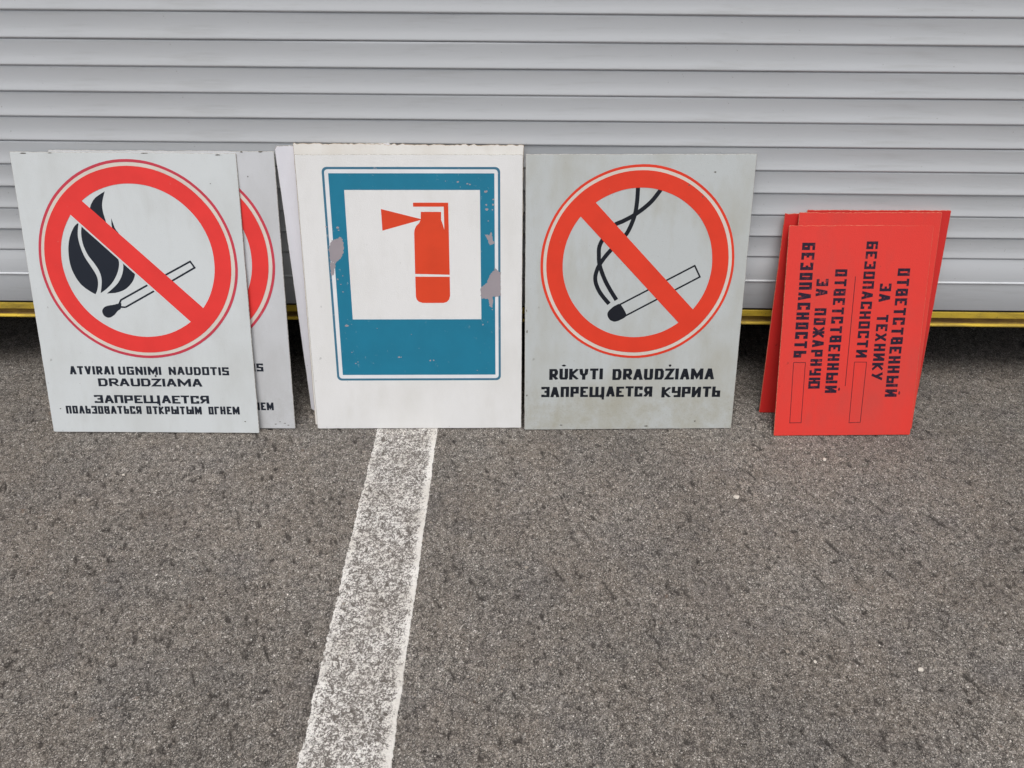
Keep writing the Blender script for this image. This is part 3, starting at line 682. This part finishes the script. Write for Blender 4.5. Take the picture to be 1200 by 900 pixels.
k = N('dark_nail_mark'); M['mark'] = k.out(s2l((96, 92, 84)), .9)
def blot(cx, cy, rx, ry, seed, n=9):
    r = random.Random(seed); return [(cx + rx * r.uniform(.55, 1.15) * math.cos(6.283 * i / n), cy + ry * r.uniform(.55, 1.15) * math.sin(6.283 * i / n)) for i in range(n)]
tag(flat('paint_chip', [blot(422, 613, 3.4, 1.6, 1), blot(398, 560, 1.6, 2, 2), blot(5.5, 250, 1.6, 5, 3), blot(4, 300, 1.2, 3, 4), blot(366, 585, 2.6, 1.4, 5), blot(394, 520, 1.5, 1.2, 6), blot(352, 95, 1.6, 1.2, 7), blot(6, 90, 2, 3, 8), blot(420, 20, 3, 2, 9), blot(300, 8, 6, 1.6, 10), blot(90, 12, 4, 1.5, 11)], M['mark'], b3, .5, .001), kind='stuff')
tag(flat('paint_chip', [blot(440, 590, 1.6, 1.1, 21), blot(26, 60, 1.8, 1.4, 22), blot(470, 30, 2.4, 1.3, 23), blot(462, 655 - 3, 7, 1.2, 24), blot(30, 653, 9, 1.2, 25), blot(90, 654, 5, .9, 26), blot(300, 654.5, 8, .8, 27)], M['mark'], b1_, .5, .001), kind='stuff')
tag(flat('paint_chip', [blot(440, 600, 1.8, 1.6, 31), blot(478, 14, 3, 1.2, 32), blot(466, 18, 2.5, 1, 33), blot(455, 12, 3.5, 1.2, 34), blot(486, 9, 3, 1, 35), blot(472, 653, 6, 1.2, 36), blot(430, 652.5, 3, 1.6, 37)], M['mark'], b1b, .5, .001), kind='stuff')

# --- red boards
r1_ = make_board('red_notice_board', .6305, 1.4765, .0300, .4060, .3370, .5050, M['red_board'], M['fibre_red'], seed=7, th=.003)
tag(r1_, 'red board with six sideways lines of dark lettering, foremost of the red stack', 'sign', 'red boards leaning at the right')
vi = M['violet_ink']; q_ = 1.0085
cols = [('БЕЗОПАСНОСТЬ', 33.0, 63.2, 461.2, 193.0), ('ПОЖАРНУЮ', 74.6, 102.4, 310.0, 117), ('ЗА', 73.6, 101.4, 378.6, 339), ('ОТВЕТСТВЕННЫЙ', 115.5, 143.6, 400.3, 107),
        ('БЕЗОПАСНОСТИ', 182, 208.4, 463.7, 192), ('ТЕХНИКу', 223.8, 251, 294, 137.2), ('ЗА', 223, 250.2, 367.2, 325), ('ОТВЕТСТВЕННЫЙ', 261.6, 290.2, 401.8, 96.3)]
for (t_, u0, u1, v0, v1) in cols:
    flat('lettering', word_polys(t_, -v0 * q_, -v1 * q_, u0 * q_, u1 * q_, .24, .20, rot=True, seed=3), vi, r1_, .14, .003)
th_ = M['thin_ink']
flat('ruled_line', ribbon([(164.8, 387), (165, 124)], 1.5), th_, r1_, .12)
flat('ruled_box', ribbon([(35, 183), (63.5, 182.4), (65, 33), (37.2, 32.8), (35, 183)], 1.4), th_, r1_, .12, .001)
flat('ruled_box', ribbon([(182, 183), (211.4, 182.6), (210.4, 33), (182.8, 32), (182, 183)], 1.4), th_, r1_, .12, .001)
rB = make_board('red_notice_board', .6500, 1.5010, .026, .3640, .3310, .5250, M['red_board'], M['fibre_red'], seed=8, th=.003)
tag(rB, 'red board right behind the lettered red one, its bare top margin showing', 'board', 'red boards leaning at the right')
rC = make_board('red_notice_board', .6690, 1.5500, .018, .2950, .3340, .5140, M['dark_red_board'], M['fibre_red'], seed=9, th=.003)
tag(rC, 'red board reaching farthest right in the red stack, seen as a thin right-hand strip', 'board', 'red boards leaning at the right')
rA = make_board('red_notice_board', .6172, 1.5685, .012, .2570, .3380, .5010, M['dark_red_board'], M['fibre_red'], seed=10, th=.003)
tag(rA, 'rearmost red board, its lower left corner showing beside the lettered red board', 'board', 'red boards leaning at the right')

# ------------------------------------------------------------------ pebbles and loose grit
k = N('pale_pebble'); M['peb'] = k.out(k.mix(k.noise(120), s2l((228, 221, 212)), s2l((196, 187, 175))), .8, k.bump(k.noise(300), .0005, .6))
k = N('grey_pebble'); M['pebg'] = k.out(k.mix(k.noise(120), s2l((170, 162, 152)), s2l((140, 130, 120))), .8, k.bump(k.noise(300), .0005, .6))
def pebble_mesh(name, r, sx, sy, sz, mat, seed):
    rn = random.Random(seed); bm = bmesh.new(); bmesh.ops.create_icosphere(bm, subdivisions=2, radius=1)
    dirs = [(Vector((rn.gauss(0, 1), rn.gauss(0, 1), rn.gauss(0, .7))).normalized(), rn.uniform(.55, .85)) for _ in range(9)]
    for v in bm.verts:
        p = v.co.copy()
        for d, l in dirs:
            t = p.dot(d)
            if t > l: p -= d * (t - l)
        v.co = Vector((p.x * sx * r, p.y * sy * r, p.z * sz * r))
    me = bpy.data.meshes.new(name); bm.to_mesh(me); bm.free(); me.materials.append(mat); return me
pebs = [(.4925, 1.2618, .0062, 'peb', 'whitest small stone lying on the asphalt between the smoking sign and the red boards'),
        (.5416, .8464, .0040, 'peb', 'small white stone lying alone in the lower right of the asphalt'),
        (.7250, .8317, .0048, 'peb', 'pale rounded stone lying near the lower right corner of the asphalt'),
        (-.8946, 1.3109, .0042, 'peb', 'small white stone lying on the asphalt below the open flame sign'),
        (.5119, 1.3666, .0046, 'pebg', 'flat greyish stone lying just below the corner of the smoking sign'),
        (.5119, 1.3060, .0040, 'pebg', 'small tan stone lying just above the whitest stone on the asphalt'),
        (.7278, 1.3909, .0052, 'peb', 'pale flattened stone lying close under the front red board'),
        (-.9374, 1.2278, .0060, 'pebg', 'wide flat grey stone lying below the left foot of the open flame sign')]
for i, (x_, y_, r_, mt, lab) in enumerate(pebs):
    o = link('pebble', pebble_mesh('pebble', r_, random.Random(i).uniform(.9, 1.3), .9, .6, M[mt], 40 + i))
    o.location = (x_, y_, gz(x_, y_) + r_ * .5); o.rotation_euler = (random.uniform(-.2, .2), random.uniform(-.2, .2), random.uniform(0, 6))
    tag(o, lab, 'pebble', 'small stones loose on the asphalt')
bmg = bmesh.new(); rn = random.Random(99)
vs = []; fs = []
for i in range(3400):
    x_ = rn.uniform(-1.4, 1.4); y_ = rn.uniform(.6, 1.66) if rn.random() > .3 else rn.uniform(1.46, 1.8)
    s_ = min(rn.lognormvariate(math.log(.0012), .45), .0040); zz = gz(x_, y_) + s_ * .25
    a = rn.uniform(0, 6.283); n0 = len(vs); e = rn.uniform(1, 1.7)
    for (px, py, pz) in ((1, 0, 0), (-1, 0, .1), (0, 1, 0), (0, -1, -.1), (.1, .1, .75), (0, 0, -.7)):
        px *= e * rn.uniform(.7, 1.2); py *= rn.uniform(.7, 1.2)
        vs.append((x_ + s_ * (px * math.cos(a) - py * math.sin(a)), y_ + s_ * (px * math.sin(a) + py * math.cos(a)), zz + s_ * pz))
    for t in ((0, 2, 4), (2, 1, 4), (1, 3, 4), (3, 0, 4), (2, 0, 5), (1, 2, 5), (3, 1, 5), (0, 3, 5)): fs.append(tuple(n0 + j for j in t))
bmg.free()
tag(link('loose_grit', mesh('loose_grit', vs, fs, M['pebg'])), 'fine pale grit scattered over the asphalt', 'grit', kind='stuff')
